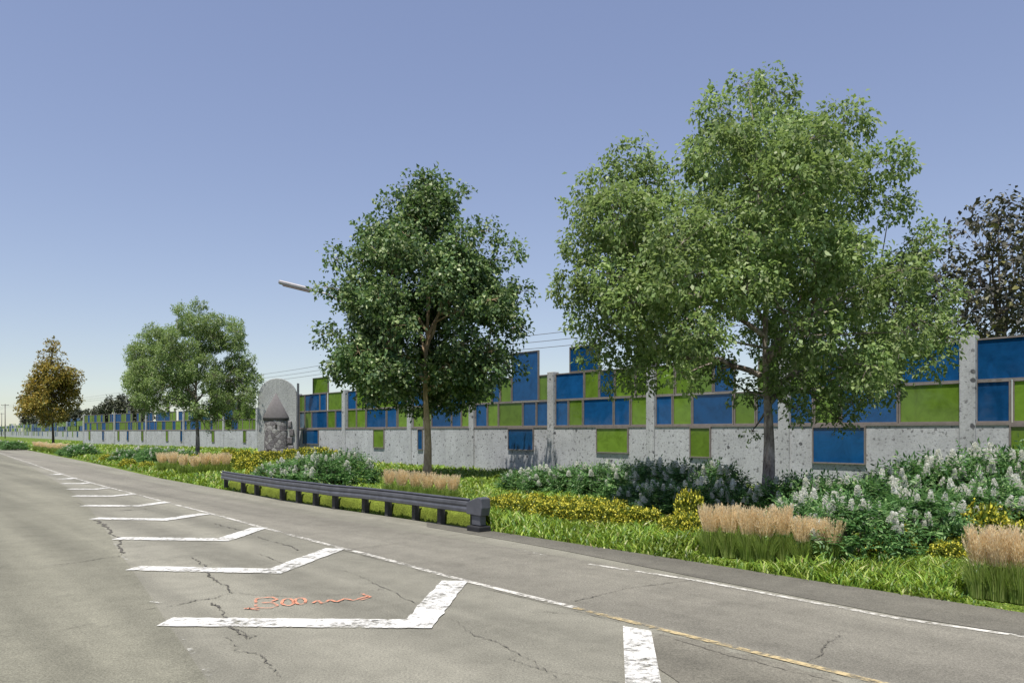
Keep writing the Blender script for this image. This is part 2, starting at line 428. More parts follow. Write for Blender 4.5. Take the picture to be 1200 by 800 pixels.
# dark shoulder along the verge
sheet('shoulder', [tuple(p) for p in dens([(1700, 806), (1200, 718), (950, 680), (800, 656), (575, 622), (500, 611)], 40)] + [tuple(p) for p in dens([(500, 617), (600, 634), (660, 645), (815, 676), (1050, 721), (1200, 744), (1700, 846)], 40)], .008, M['shoulder'])
near = line[line[:, 1] < 11.1]; farl = line[line[:, 1] >= 10.9]
ribbon('centre_line', farl + rng.normal(size=farl.shape) * .006, .13, .012, M['paint_worn'])
ribbon('yellow_line', near, .11, .012, M['paint_yellow'])
ribbon('edge_line', dens([(690, 661), (815, 680), (1050, 724.5), (1200, 746), (1500, 803)], 60), .11, .012, M['paint_worn'])
ribbon('edge_line_remnant', dens([(608, 644), (640, 651)], 6), .08, .012, M['paint_faint'])
# white chevrons in the painted island
chev = [[(193, 729), (490, 731.5), (533, 681)], [(155, 666), (322, 669.5), (393, 643)], [(137, 631), (262, 632.5), (304, 618.5)],
        [(110, 607.5), (193, 609), (240, 602)], [(98, 592.5), (161, 593), (194, 588.5)], [(87, 581), (131, 581.3), (156, 579)],
        [(81, 573), (112, 573.2), (126, 571.5)], [(73, 566.5), (95, 566.6), (104, 565.5)], [(67, 561), (80, 561), (86, 560)], [(58, 556), (66, 556), (70, 555)]]
def chevron(pts, w, name='road_marking'):
    a, b, c = [np.array(gp(*q)) for q in pts]
    def n2(d): return np.array([-d[1], d[0]])
    d1 = (b - a) / np.linalg.norm(b - a); d2 = (c - b) / np.linalg.norm(c - b)
    mit = n2(d1) + n2(d2); mit /= np.linalg.norm(mit); k = w / 2 / max(.35, mit @ n2(d1))
    A = [a + n2(d1) * w / 2, b + mit * k, c + n2(d2) * w / 2, c - n2(d2) * w / 2, b - mit * k, a - n2(d1) * w / 2]
    v = [(p[0], p[1], .0165) for p in A]
    def rag(p, q, n): 
        t = np.linspace(0, 1, n)[:, None]; e = np.array(p)[None] * (1 - t) + np.array(q)[None] * t
        e[1:-1, :2] += rng.normal(size=(n - 2, 2)) * .011; return e
    n1_ = max(4, int(np.linalg.norm(b - a) / .12)); n2_ = max(4, int(np.linalg.norm(c - b) / .12))
    top = np.vstack([rag(v[0], v[1], n1_), rag(v[1], v[2], n2_)[1:]]); bot = np.vstack([rag(v[5], v[4], n1_), rag(v[4], v[3], n2_)[1:]]); k = len(top)
    me = bpy.data.meshes.new(name); me.from_pydata(np.vstack([top, bot]).tolist(), [], [(i, k + i, k + i + 1, i + 1) for i in range(k - 1)]); me.materials.append(M['paint'])
    tag(link(name, me), kind='structure')
for i, c in enumerate(chev): chevron(c, .44 if i < 3 else .46)
sheet('road_marking', [gp(730, 734), gp(763, 740), gp(777, 812), gp(733, 812)], .0165, M['paint'])
for a in ([(143, 652), (149, 656)], [(170, 694), (180, 694)], [(176, 705), (188, 707)], [(212, 744), (217, 750)], [(222, 760), (231, 774)], [(240, 784), (245, 792)], [(133, 637), (138, 640)]):
    ribbon('paint_remnant', dens(a, 3), .06, .012, M['paint_faint'])
# cracks
def crack(px, w=.03, jit=.06, n=60):
    w = w * .55; jit = jit * .75
    p = dens(px, n); k = np.cumsum(rng.normal(size=(n, 2)) * jit * .6, axis=0); k -= np.linspace(0, 1, n)[:, None] * k[-1]
    p = p + k * .5 + rng.normal(size=(n, 2)) * jit * .25
    ww = w * np.clip(.6 + rng.normal(size=n) * .5 + .4 * np.sin(np.linspace(0, 9, n) + rng.random() * 6), .15, 1.8); ww[0] = ww[-1] = .003
    ribbon('road_crack', p, ww, .0125, M['crack'])
crack([(110, 606), (122, 622), (130, 632), (140, 645), (143, 650)], .10, .1)
crack([(225, 653), (235, 668), (255, 683), (273, 694)], .06, .09)
crack([(165, 715), (200, 709), (240, 701), (275, 694)], .035, .05)
crack([(273, 694), (300, 697), (350, 698), (410, 696), (450, 690)], .02, .04)
crack([(30, 666), (90, 659), (140, 652), (180, 655)], .04, .06)
crack([(250, 706), (262, 722), (278, 738), (290, 745)], .05, .07)
crack([(265, 748), (275, 764), (305, 767), (318, 780), (330, 794)], .025, .06)
crack([(278, 738), (290, 748), (300, 745)], .02, .05)
crack([(525, 724), (545, 740), (585, 760), (625, 778), (655, 798)], .02, .05)
crack([(250, 613), (300, 627), (330, 637), (350, 645)], .05, .09)
crack([(300, 648), (340, 662), (400, 668), (430, 678), (490, 708)], .02, .06)
crack([(405, 645), (450, 639), (520, 628), (560, 624)], .02, .03)
crack([(490, 661), (560, 655), (640, 648)], .018, .03)
crack([(675, 705), (730, 692), (790, 682), (812, 680)], .03, .04)
crack([(940, 775), (962, 766), (970, 755), (985, 745)], .025, .05)
crack([(88, 587), (97, 592)], .05, .05, 12)
crack([(128, 599), (175, 596)], .14, .02, 20)
crack([(610, 720), (640, 716), (700, 722)], .015, .04)
crack([(20, 745), (90, 735), (160, 722)], .012, .04)
crack([(590, 770), (660, 790), (730, 800)], .015, .04)
crack([(765, 742), (850, 768), (960, 795), (1040, 812)], .03, .04)
crack([(395, 643), (440, 655), (540, 683), (640, 707), (730, 730)], .02, .02)
crack([(380, 590), (300, 588), (240, 594), (200, 590)], .015, .03)
# orange surveyor's spray paint
def scrawl(px, w=.042):
    p = dens(px, 26); ribbon('sprayed_mark', p + rng.normal(size=p.shape) * .006, w, .0165, M['spray'])
scrawl([(300, 702), (300, 712), (304, 713)]); scrawl([(300, 702), (318, 700), (325, 703), (315, 706), (303, 707), (320, 707), (326, 710), (318, 713), (302, 713)])
def ring(cx, cy, rx, ry):
    scrawl([(cx + rx * math.cos(t), cy + ry * math.sin(t)) for t in np.linspace(0, 2 * math.pi, 18)])
ring(337, 706, 7, 4.2); ring(352, 705, 6, 3.8)
scrawl([(366, 707), (372, 704), (378, 708), (386, 703), (394, 706), (404, 702), (414, 704), (432, 699)]); scrawl([(424, 696), (434, 700), (422, 704)])
scrawl([(286, 714), (294, 713), (302, 715)], .07)

# ------------------------------------------------------------------ noise barrier
def wallA(x): return 35760.0 / (x + 170.0)
ROWH, Z0, Z1, Z2 = 1.49, 2.81, 4.30, 5.79
def wallB(x): return 1341.0 / (12.5 - (290 - x) * .0184)
def wallC(x): return 1341.0 / (3.0 + x * .0306)
class Wall:
    def __init__(s, fz, xa, xb, label):
        s.fz = fz
        a = np.array([XZ(xa, fz(xa)), fz(xa)]); b = np.array([XZ(xb, fz(xb)), fz(xb)])
        s.a, s.d = a, (b - a) / np.linalg.norm(b - a)        # runs from left end to right end
        s.L = np.linalg.norm(b - a)
        s.root = thing('noise_barrier', (a[0], a[1], 0), label, 'noise barrier', 'sections of the noise barrier', math.atan2(s.d[1], s.d[0]))
    def u(s, x): return float((np.array([XZ(x, s.fz(x)), s.fz(x)]) - s.a) @ s.d)
    def concrete(s, u0, u1):
        m = MB(); m.box(((u0 + u1) / 2, 0, Z0 / 2 - .1), (u1 - u0 - .02, .26, Z0 + .2 - .06)); o = m.build('concrete_base', M['concrete'], s.root, bevel=.015)
        m = MB(); m.box(((u0 + u1) / 2, 0, Z0 - .025), (u1 - u0, .33, .09)); m.build('steel_rail', M['frame'], s.root)
    def post(s, u, h, wd=.42):
        m = MB(); m.box((u, 0, h / 2 - .1), (wd, .46, h + .2)); m.build('post', M['post'], s.root, bevel=.025)
    def panel(s, u0, u1, z0, z1, col, proud=0.0, frame=True):
        f = .055 if u1 - u0 > .5 else .035
        m = MB(); m.box(((u0 + u1) / 2, -proud, (z0 + z1) / 2), (u1 - u0 - f * 1.2, .03, z1 - z0 - f * 1.2))
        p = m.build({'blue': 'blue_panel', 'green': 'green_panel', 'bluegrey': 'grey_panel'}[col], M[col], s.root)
        if frame:
            m = MB(); d = .12; y = -proud
            m.box(((u0 + u1) / 2, y, z1 - f / 2), (u1 - u0, d, f)); m.box(((u0 + u1) / 2, y, z0 + f / 2), (u1 - u0, d, f))
            m.box((u0 + f / 2, y, (z0 + z1) / 2), (f, d - .006, z1 - z0 - 2 * f)); m.box((u1 - f / 2, y, (z0 + z1) / 2), (f, d - .006, z1 - z0 - 2 * f))
            m.build('frame', M['frame'], p)
        return p
A = Wall(wallA, 350, 1420, 'long near barrier of pitted concrete with blue and green tinted panels behind the big trees')
A_posts = [350, 405, 482, 555, 648, 765, 921, 1136, 1420]
A_rows = {
 'R1': [(351.5, 357.5, 'bluegrey'), (358, 365.5, 'green'), (366, 384, 'blue'), (384.5, 393.5, 'green'), (394, 402.5, 'blue'),
        (408, 418, 'green'), (418.5, 429, 'green'), (430, 453, 'blue'), (454, 465.5, 'blue'), (467, 479, 'green'),
        (485, 497, 'green'), (497.5, 506, 'green'), (506.5, 529.5, 'blue'), (530, 541, 'blue'), (541.5, 552, 'green'),
        (558, 571.5, 'blue'), (572, 584.5, 'green'), (585, 613, 'green'), (613.5, 629, 'blue'), (629.5, 644.5, 'blue'),
        (651.5, 666.5, 'blue'), (667, 683.5, 'green'), (684, 719.5, 'blue'), (720, 739, 'blue'), (740, 761, 'green'),
        (769, 788.5, 'blue'), (789, 811.5, 'green'), (812, 860, 'blue'), (861, 886, 'green'), (887, 916, 'blue'),
        (926, 953.5, 'blue'), (954.5, 985, 'green'), (986, 1053, 'blue'), (1054, 1129, 'green'),
        (1144, 1185, 'blue'), (1187, 1260, 'green'), (1262, 1410, 'blue')],
 'R2': [(351.5, 357.5, 'green'), (358, 375, 'blue'), (375.5, 383, 'blue'), (385, 402.5, 'green'),
        (408, 418, 'blue'), (418.5, 429.5, 'green'), (430, 441, 'blue'), (442, 466, 'green'), (466.5, 479, 'blue'),
        (485, 507, 'blue'), (507.5, 526, 'green'), (526.5, 552, 'blue'),
        (558, 576.5, 'green'), (577, 586.5, 'blue'), (587, 600, 'green'), (632, 645, 'green'),
        (651.5, 685, 'blue'), (685.5, 702.5, 'green'), (703, 721, 'blue'), (721.5, 745, 'green'), (745.5, 761, 'green'),
        (769, 791, 'green'), (837, 861.5, 'blue'), (889, 916, 'green'),
        (926, 957, 'green'), (958, 986, 'blue'), (987, 1054, 'green'), (1055, 1129, 'blue'), (1144, 1270, 'blue'), (1272, 1410, 'green')],
}
A_extra = [(367, 385, Z2, 7.15, 'green'), (443, 462, Z2, 7.0, 'green'), (600.5, 631.5, Z1, 7.25, 'blue'), (668, 703, Z2, 7.2, 'blue'), (792, 836, Z1, 7.0, 'green'), (745, 770, Z2, 6.7, 'green')]
A_low = [(357, 375.5, 1.45, 'blue'), (440, 452.5, 1.3, 'green'), (492, 498, 1.25, 'blue'), (598, 628, 1.42, 'blue'), (701.5, 739, 1.4, 'green'), (811, 835.5, 1.3, 'green'), (954.5, 1017, 1.22, 'blue'), (1185, 1215, 1.3, 'green')]
us = [A.u(x) for x in A_posts]
for u0, u1 in zip(us[:-1], us[1:]): A.concrete(u0 + .2, u1 - .2)
for i, u in enumerate(us): A.post(u, Z2 + .12, .5 if i != 7 else .52)
for key, z0, z1 in (('R1', Z0 + .02, Z1 - .005), ('R2', Z1 + .005, Z2)):
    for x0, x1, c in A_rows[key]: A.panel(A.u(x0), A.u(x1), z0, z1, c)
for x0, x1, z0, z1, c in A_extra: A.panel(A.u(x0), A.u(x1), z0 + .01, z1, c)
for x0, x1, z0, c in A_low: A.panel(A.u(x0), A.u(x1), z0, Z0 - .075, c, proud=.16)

B = Wall(wallB, 99, 316, 'middle stretch of barrier behind the small rounded tree, left of the arched stone monument')
B_posts = [99, 135, 172, 216, 263, 302]
bu = [B.u(x) for x in B_posts] + [B.L]
for u0, u1 in zip(bu[:-1], bu[1:]): B.concrete(u0 + .15, u1 - .15)
for u in bu[:-1]: B.post(u, Z2 + .1, .36)
rb = random.Random(11)
for (u0, u1) in zip(bu[:-1], bu[1:]):
    for z0, z1 in ((Z0 + .02, Z1 - .005), (Z1 + .005, Z2)):
        u = u0 + .22; prev = None
        while u < u1 - .8:
            wd = rb.choice([.75, .9, 1.1, 1.3, 1.9, 2.6]); e = min(u + wd, u1 - .22)
            if u1 - .22 - e < .6: e = u1 - .22
            c = rb.choice(['green', 'blue', 'blue', 'blue']) if prev != 'blue' else rb.choice(['green', 'green', 'green', 'blue'])
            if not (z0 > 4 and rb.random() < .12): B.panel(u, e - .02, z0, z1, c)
            prev = c; u = e
for x, c in ((106, 'green'), (122, 'blue'), (140, 'green'), (151, 'blue'), (168, 'green'), (197, 'green'), (214, 'blue'), (251, 'green'), (288, 'green')):
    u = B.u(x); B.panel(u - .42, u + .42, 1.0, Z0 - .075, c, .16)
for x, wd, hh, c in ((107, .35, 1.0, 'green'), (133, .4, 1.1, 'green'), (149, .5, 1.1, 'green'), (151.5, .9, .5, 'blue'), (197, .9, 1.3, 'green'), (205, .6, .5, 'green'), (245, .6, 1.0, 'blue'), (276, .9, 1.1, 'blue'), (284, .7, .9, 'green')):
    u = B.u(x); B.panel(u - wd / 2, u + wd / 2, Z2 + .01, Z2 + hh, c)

C_ = Wall(wallC, -14, 98, 'farthest stretch of barrier at the left edge, tiny blue and green checks')
n = 13; cu = np.linspace(0, C_.L, n)
for u0, u1 in zip(cu[:-1], cu[1:]): C_.concrete(u0 + .15, u1 - .15)
for u in cu: C_.post(float(u), Z2 + .1, .5)
u = .6
while u < C_.L - 3:
    wd = rb.choice([3.2, 4.2, 5.4]) * (1 if u > C_.L * .4 else 1.7)
    for z0, z1, pr in ((Z0 + .02, Z1 - .005, .97), (Z1 + .005, Z2, .95), (Z2 + .01, Z2 + .9, .3)):
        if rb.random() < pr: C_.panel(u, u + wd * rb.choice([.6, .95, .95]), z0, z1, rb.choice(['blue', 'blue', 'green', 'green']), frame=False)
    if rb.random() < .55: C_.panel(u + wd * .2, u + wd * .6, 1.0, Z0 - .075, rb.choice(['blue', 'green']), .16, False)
    u += wd

# ------------------------------------------------------------------ arched stone monument with a round tower in relief
mz = 66.0; mx = XZ(325, mz)
mon = thing('monument', (mx, mz, 0), 'tall arched granite slab monument with a round stone tower in front', 'monument', None, R(8))
def arch(name, wd, zs, depth, y, m, parent, n=20):
    r = wd / 2; prof = [(-r, -.2), (r, -.2)] + [(r * math.cos(t), zs + r * math.sin(t)) for t in np.linspace(0, math.pi, n)]
    k = len(prof); v = [(a, y - depth / 2, b) for a, b in prof] + [(a, y + depth / 2, b) for a, b in prof]
    mb = MB(); mb.add(v, [tuple(range(k)), tuple(range(2 * k - 1, k - 1, -1))] + [(i, k + i, k + (i + 1) % k, (i + 1) % k) for i in range(k)])
    return mb.build(name, m, parent, bevel=.05)
arch('slab', 3.25, 5.5, .6, .3, M['slab'], mon)
def lathe(name, prof, m, parent, loc, sides=28, smooth=True):
    mb = MB(); v = []; f = []
    for r, z in prof:
        for j in range(sides):
            a = 2 * math.pi * j / sides; v.append((r * math.cos(a), r * math.sin(a), z))
    for i in range(len(prof) - 1):
        for j in range(sides):
            k = (j + 1) % sides; f.append((i * sides + j, i * sides + k, (i + 1) * sides + k, (i + 1) * sides + j))
    f.append(tuple(range(sides))[::-1]); f.append(tuple((len(prof) - 1) * sides + j for j in range(sides)))
    mb.add(v, f); return mb.build(name, m, parent, smooth, loc)
REL = [lathe('tower', [(1.0, -.2), (.98, .9), (1.0, .95), (.97, 1.05), (.95, 2.6), (.98, 2.66), (.94, 2.72), (.93, 3.75)], M['stone'], mon, (-.12, 0, 0), smooth=False),
       lathe('roof', [(1.08, 3.66), (1.10, 3.74), (.02, 5.85)], M['roofslate'], mon, (-.12, 0, 0), 32),
       lathe('eave', [(1.0, 3.52), (1.06, 3.56), (1.06, 3.655), (1.0, 3.66)], M['doorwood'], mon, (-.12, 0, 0), 32)]
for o_ in REL: o_.scale = (1, .38, 1)
mb = MB(); mb.box((-.62, -.36, .5), (.34, .16, 1.1)); mb.build('door', M['doorwood'], mon, bevel=.03)
mb = MB(); mb.box((-.05, -.37, 3.0), (.16, .06, .34)); mb.build('window', M['doorwood'], mon, bevel=.02)
mb = MB()
for k in range(5):
    mb.box((1.05 + .05 * k * (k % 2), -.06, .35 + .7 * k), (.55 - .06 * k, .26, .62))
mb.build('buttress', M['stone'], mon, bevel=.08)
mb = MB(); mb.box((1.72, .1, 3.3), (.14, .5, 6.8)); mb.build('side_pillar', M['rail'], mon, bevel=.02)

# ------------------------------------------------------------------ guardrail
gpx = [(265, 572.5), (285, 577), (301, 580), (331, 586), (350, 589), (370, 592), (393, 596), (428, 600), (455, 604), (487, 609), (517, 614), (556, 620)]
gxy = np.array([gp(*q) for q in gpx])
base = Vector((*gxy[-1], 0))
gr = thing('guardrail', base, 'low dark steel guardrail on short posts along the road edge', 'guardrail')
gl = gxy - gxy[-1]
prof = [(-.04, .43), (.045, .46), (.05, .53), (.03, .585), (.05, .64), (.045, .71), (-.04, .75)]
dirs = unit(np.gradient(gl, axis=0)); nr = np.stack([-dirs[:, 1], dirs[:, 0]], 1)
side = np.array([0, -1.]); nr = np.where((nr @ side)[:, None] > 0, nr, -nr)      # towards the road
def w_beam(pr, th):
    mb = MB(); v = []; k = len(pr)
    for p, q in zip(gl, nr):
        for o, z in pr: v.append((p[0] + q[0] * (o + .17), p[1] + q[1] * (o + .17), z))
    v2 = [(x - .012 * 0, y, z) for x, y, z in v]
    for p, q in zip(gl, nr):
        for o, z in pr: v2.append((p[0] + q[0] * (o + .17 - th), p[1] + q[1] * (o + .17 - th), z))
    m_ = len(gl); off = m_ * k; f = []
    for i in range(m_ - 1):
        for j in range(k - 1):
            a = i * k + j; f.append((a, a + k, a + k + 1, a + 1)); f.append((off + a, off + a + 1, off + a + k + 1, off + a + k))
        for j in (0, k - 1):
            a = i * k + j; f.append((a, off + a, off + a + k, a + k))
    mb.add(v2, f); return mb
w_beam(prof, .02).build('rail_beam', M['rail'], gr, smooth=False)
mb = MB()
mb.tube([(p[0] + q[0] * .16, p[1] + q[1] * .16, .775) for p, q in zip(gl, nr)], .035, 6); mb.build('top_rail', M['rail_cap'], gr)
for p, d, q in zip(gl, dirs, nr):
    mb = MB(); ax = np.array([[q[0], q[1], 0], [d[0], d[1], 0], [0, 0, 1]])
    mb.box((p[0], p[1], .28), (.16, .17, .9), ax); mb.build('post', M['rail_post'], gr, bevel=.012)
e = gl[-1] + dirs[-1] * .12; d = dirs[-1]; q = nr[-1]; ax = np.array([[q[0], q[1], 0], [d[0], d[1], 0], [0, 0, 1]])
mb = MB(); k = []
for o in (-.15, .15):
    for t, z in ((-.12, .42), (.46, .40), (.50, .60), (.48, .84), (.34, .87), (-.12, .72)):
        c = e + q * (o + .12) + d * t; k.append((c[0], c[1], z))
mb.add(k, [(0, 1, 2, 3, 4, 5), (11, 10, 9, 8, 7, 6)] + [(i, i + 6, (i + 1) % 6 + 6, (i + 1) % 6) for i in range(6)])
et = mb.build('end_terminal', M['rail_cap'], gr, bevel=.02)
c = e + q * .12 + d * .16
mb = MB(); mb.box((c[0] + d[0] * .05, c[1] + d[1] * .05, .28), (.20, .34, .26), ax); mb.build('support', M['rail'], et, bevel=.02)
mb = MB(); mb.box((c[0] + d[0] * .05, c[1] + d[1] * .05, .06), (.40, .50, .16), ax); mb.build('footing', M['black_rubber'], et, bevel=.03)

# bank of moss along the back of the posts
nm = 150; tt = np.linspace(0, 1, nm); seg = np.linspace(0, 1, len(gl)); rows = []
prf = [(-.12, 0.0), (-.14, .26), (-.22, .36), (-.36, .38), (-.5, .30), (-.56, 0.0)]
for q in tt:
    p = np.array([np.interp(q, seg, gl[:, 0]), np.interp(q, seg, gl[:, 1])]) + gxy[-1]; qn = np.array([np.interp(q, seg, nr[:, 0]), np.interp(q, seg, nr[:, 1])])
    rows.append([(p[0] + qn[0] * (o + rng.normal() * .015), p[1] + qn[1] * (o + rng.normal() * .015), z * (1 + rng.normal() * .09) - .02) for o, z in prf])
mb = MB(); mb.add(np.array(rows).reshape(-1, 3), [(i * 6 + j, i * 6 + j + 1, i * 6 + j + 7, i * 6 + j + 6) for i in range(nm - 1) for j in range(5)])
mo, mnt, mout = mat('moss'); mn = noise(mnt, 22, 6, .75, coords(mnt)); mn2 = noise(mnt, 1.7, 3, .6, coords(mnt))
mcx = ramp(mnt, mn, [(.3, (.055, .07, .012)), (.5, (.14, .18, .025)), (.7, (.24, .28, .05))])
mcx = mixc(mnt, mcx, ramp(mnt, mn2, [(.35, .7), (.65, 1.1)]), 1, 'MULTIPLY'); principled(mnt, mout, mcx, .95, bump(mnt, mn, .9, .04), spec=.1)
tag(mb.build('moss', mo, smooth=True), 'low olive bank of moss behind the guardrail posts', 'moss', None, 'stuff')
# patch of broken dark asphalt at the near edge of the road
pp_ = dens([(770, 741), (860, 764), (960, 788), (1040, 812), (940, 830), (820, 812), (765, 782), (752, 752), (770, 741)], 44)[:-1]
sheet('road_patch', [tuple(p + rng.normal(size=2) * .05) for p in pp_], .0085, asphalt('broken_asphalt', (.19, .178, .142), (.115, .108, .088)))

# ------------------------------------------------------------------ trees
def ellip(n, shell=.55):
    d = unit(rng.normal(size=(n, 3))); r = rng.random(n) ** (1 / 3.)
    r = shell * (.72 + .28 * rng.random(n)) + (1 - shell) * r
    return d * r[:, None]
def bez(a, b, c, n=9):
    t = np.linspace(0, 1, n)[:, None]; return (1 - t) ** 2 * a + 2 * t * (1 - t) * b + t * t * c
def make_tree(name, loc, lobes, trunk_h, trunk_r, leafmat, barkmat, label, leafL, leafW, per_m3, twig=7, droop=.5, group=None, limb_r=.09, max_leaves=90000, lean=(0, 0), fork=.35, bare_top=None, twig_len=.45):
    """lobes: (x, y, z, r) clump centres in metres about the tree base"""
    root = thing(name, loc, label, 'tree', group)
    lobes = np.array(lobes, float)
    mb = MB(); top = np.array([lean[0], lean[1], trunk_h])
    ztop = lobes[:, 2].max()
    zs = np.linspace(-.2, ztop * .93, 16)
    axis = lambda z: np.array([lean[0] * z / trunk_h + .07 * math.sin(z * .9), lean[1] * z / trunk_h + .06 * math.cos(z * .7) - .06, z])
    rad = [trunk_r * (1.35 if z < 0.1 else 1.0) * max(.1, 1 - .55 * z / trunk_h if z < trunk_h else (.45 * (1 - (z - trunk_h) / (ztop - trunk_h + .1)))) for z in zs]
    mb.tube([axis(z) for z in zs], np.maximum(rad, .025), 9)
    P = []; D = []
    # limbs: groups of neighbouring clumps share one limb that leaves the trunk
    K = max(4, min(9, len(lobes) // 9)); g = np.random.default_rng(len(lobes)); cen = lobes[g.choice(len(lobes), K, False), :3]
    for _ in range(9):
        own = np.argmin(((lobes[:, None, :3] - cen[None]) ** 2).sum(-1), 1)
        cen = np.array([lobes[own == k, :3].mean(0) if (own == k).any() else cen[k] for k in range(K)])
    order = np.argsort(cen[:, 2]); limbs = {}
    for i, k in enumerate(order):
        c = cen[k]; s0 = trunk_h * (.80 + .10 * g.random()) + (ztop - trunk_h) * .42 * i / K
        s0 = min(s0, c[2] - .25 * math.hypot(c[0], c[1])) if c[2] > trunk_h else trunk_h * .85
        s0 = max(s0, trunk_h * .75)
        a = axis(s0); b = a + (c - a) * np.array([.42, .42, .75]) + g.normal(size=3) * .25
        pts = bez(a, b, c, 12); pts[2:-1] += g.normal(size=(9, 3)) * .05
        rr0 = limb_r * (1.25 - .5 * i / K); mb.tube(pts, np.linspace(rr0, rr0 * .4, 12), 7, False); limbs[k] = (pts, rr0)
    for li, (x, y, z, r) in enumerate(lobes):
        c = np.array([x, y, z]); pts, rr0 = limbs[own[li]]
        q = pts + 0; dist = np.linalg.norm(q - c, axis=1) + .25 * np.maximum(0, q[:, 2] - z + .2) * 3
        j = int(np.clip(np.argmin(dist) - 2, 3, 11)); a = pts[j]
        b = a + (c - a) * np.array([.5, .5, .62]) + rng.normal(size=3) * .18 * r
        bp = bez(a, b, c, 8); r0 = rr0 * (1 - .6 * j / 11) * .62
        mb.tube(bp, np.linspace(r0, max(.008, r0 * .3), 8), 5, False)
        nl = int(min(6500, per_m3 * r ** 2.4)); ntw = max(4, nl // twig)
        k = ellip(ntw); k[:, 2] *= .82
        tw_o = c + k * r
        tdir = unit(k + rng.normal(size=(ntw, 3)) * .55 + np.array([0, 0, -droop * .3]))
        for q in range(0, ntw, max(1, ntw // 7)):
            mb.tube(bez(c, c + k[q] * r * .5 + np.array([0, 0, .08 * r]), tw_o[q], 4), [r0 * .3, r0 * .24, r0 * .16, .006], 4, False)
        t = rng.random((ntw, twig)) * twig_len
        pp = tw_o[:, None, :] + tdir[:, None, :] * t[..., None] + rng.normal(size=(ntw, twig, 3)) * twig_len * .22
        pp[..., 2] -= droop * t ** 2 * .6
        dd = tdir[:, None, :] * .6 + rng.normal(size=(ntw, twig, 3)) * .7 + np.array([0, 0, -droop])
        P.append(pp.reshape(-1, 3)); D.append(dd.reshape(-1, 3))
    P = np.vstack(P); D = np.vstack(D)
    mb.build('trunk', barkmat, root, smooth=True)
    sz = rng.uniform(.5, 1.3, len(P))
    up = np.array([0, 0, 1.]) + rng.normal(size=(len(P), 3)) * .55
    V = leaf_quads(P, D, leafL * sz, leafW * sz, np.cross(up, unit(D)) * 0 + up)
    quads('crown', V, leafmat, root)
    return root, len(P)

def from_px(lob, bx, Z, depthr, seed):
    """picture lobes (x, row, radius) of one tree -> metres, given their own depth in the crown"""
    g = np.random.default_rng(seed); s = Z / F; out = []
    def put(x, y, dy, rr, jit=0.0):
        k = min(1.0, 1 + dy / Z)
        out.append(((x - 600) / F * (Z * k) - (bx - 600) / F * Z + g.normal() * jit, dy, EYE + (HY - y) * s * k + g.normal() * jit, rr))
    for (x, y, r) in lob:
        lx = (x - bx) * s; rr = r * s
        room = math.sqrt(max(.2, depthr ** 2 - lx * lx))
        put(x, y, g.uniform(-.35, .35) * room, rr)
        if rr > .72:
            put(bx + (x - bx) * .9, y + 6, -room * g.uniform(.45, .8), rr * .72, .2)
            put(bx + (x - bx) * .9, y + 4, room * g.uniform(.45, .8), rr * .62, .2)
    return out
Zt1 = 22.6
lob1 = [(876, 97, 16), (846, 122, 24), (908, 108, 24), (990, 142, 26), (1040, 188, 26), (1012, 165, 24), (950, 152, 32), (850, 170, 40), (905, 165, 42), (930, 215, 48), (1000, 215, 40),
        (740, 186, 26), (778, 196, 26), (705, 218, 26), (682, 240, 18), (684, 285, 24), (725, 255, 42), (775, 265, 48), (668, 338, 22), (712, 322, 36), (690, 370, 24), (745, 345, 40), (800, 320, 44), (860, 260, 46), (880, 320, 44),
        (950, 300, 48), (1010, 285, 36), (1045, 240, 22), (1085, 280, 20), (1062, 320, 32), (1098, 345, 24), (1020, 345, 38), (960, 375, 42), (1075, 385, 30), (1108, 390, 16), (820, 385, 36), (770, 398, 30), (722, 398, 24), (1030, 412, 32), (985, 440, 26), (925, 440, 26), (1010, 470, 18), (745, 430, 18), (930, 478, 14), (905, 505, 8), (690, 410, 16), (850, 425, 22), (715, 440, 15), (760, 445, 16), (800, 440, 16), (1060, 445, 22), (1092, 420, 20), (1035, 465, 16), (960, 465, 20), (885, 455, 18), (940, 425, 26), (1000, 490, 12)]
t1xy = (XZ(898, Zt1), Zt1)
big, n1 = make_tree('broadleaf_tree', (*t1xy, 0), from_px(lob1, 898, Zt1, 5.6, 3), 3.9, .22, M['leaf_grey'], M['bark_pale'],
    'largest tree, grey green spreading crown on a pale flaking trunk', .155, .085, 2300, 10, .5, 'young trees planted along the verge', .085, twig_len=.34)
Zt3 = 66.0
copy_tree(big, (XZ(231, Zt3), Zt3, 0), R(0), (.98, .98, 1.07), 'grey green rounded tree left of the arched monument, behind pale plume grasses')
Zt2 = 40.0
def profile_lobes(prof, bx, Z, n, seed, rmin, rmax, inner=.35):
    """clumps filling a solid of revolution: prof = [(row, half width in pixels, axis x)]"""
    g = np.random.default_rng(seed); s = Z / F; out = []
    rows = np.array([p[0] for p in prof], float); hw = np.array([p[1] for p in prof], float); cx = np.array([p[2] for p in prof], float)
    while len(out) < n:
        y = g.uniform(rows[0], rows[-1]); h = np.interp(y, rows, hw)
        if g.random() > (h / hw.max()) ** 1.0 + .12: continue
        r = g.uniform(rmin, rmax); a = g.uniform(0, 2 * math.pi); rr = max(0, h * s - r * .8) * math.sqrt(g.uniform(inner, 1.0))
        x = (np.interp(y, rows, cx) - bx) * s + rr * math.cos(a)
        k = min(1.0, 1 + rr * math.sin(a) / Z)
        out.append((x, rr * math.sin(a), EYE + (HY - y) * s * k, r * min(1, .45 + h * s * .35)))
    return out
lob2 = profile_lobes([(212, 5, 500), (228, 20, 501), (252, 42, 499), (285, 74, 497), (320, 94, 500), (350, 106, 502), (390, 110, 499), (425, 106, 498), (448, 94, 499), (462, 66, 500)], 500, Zt2, 105, 5, .6, 1.2)
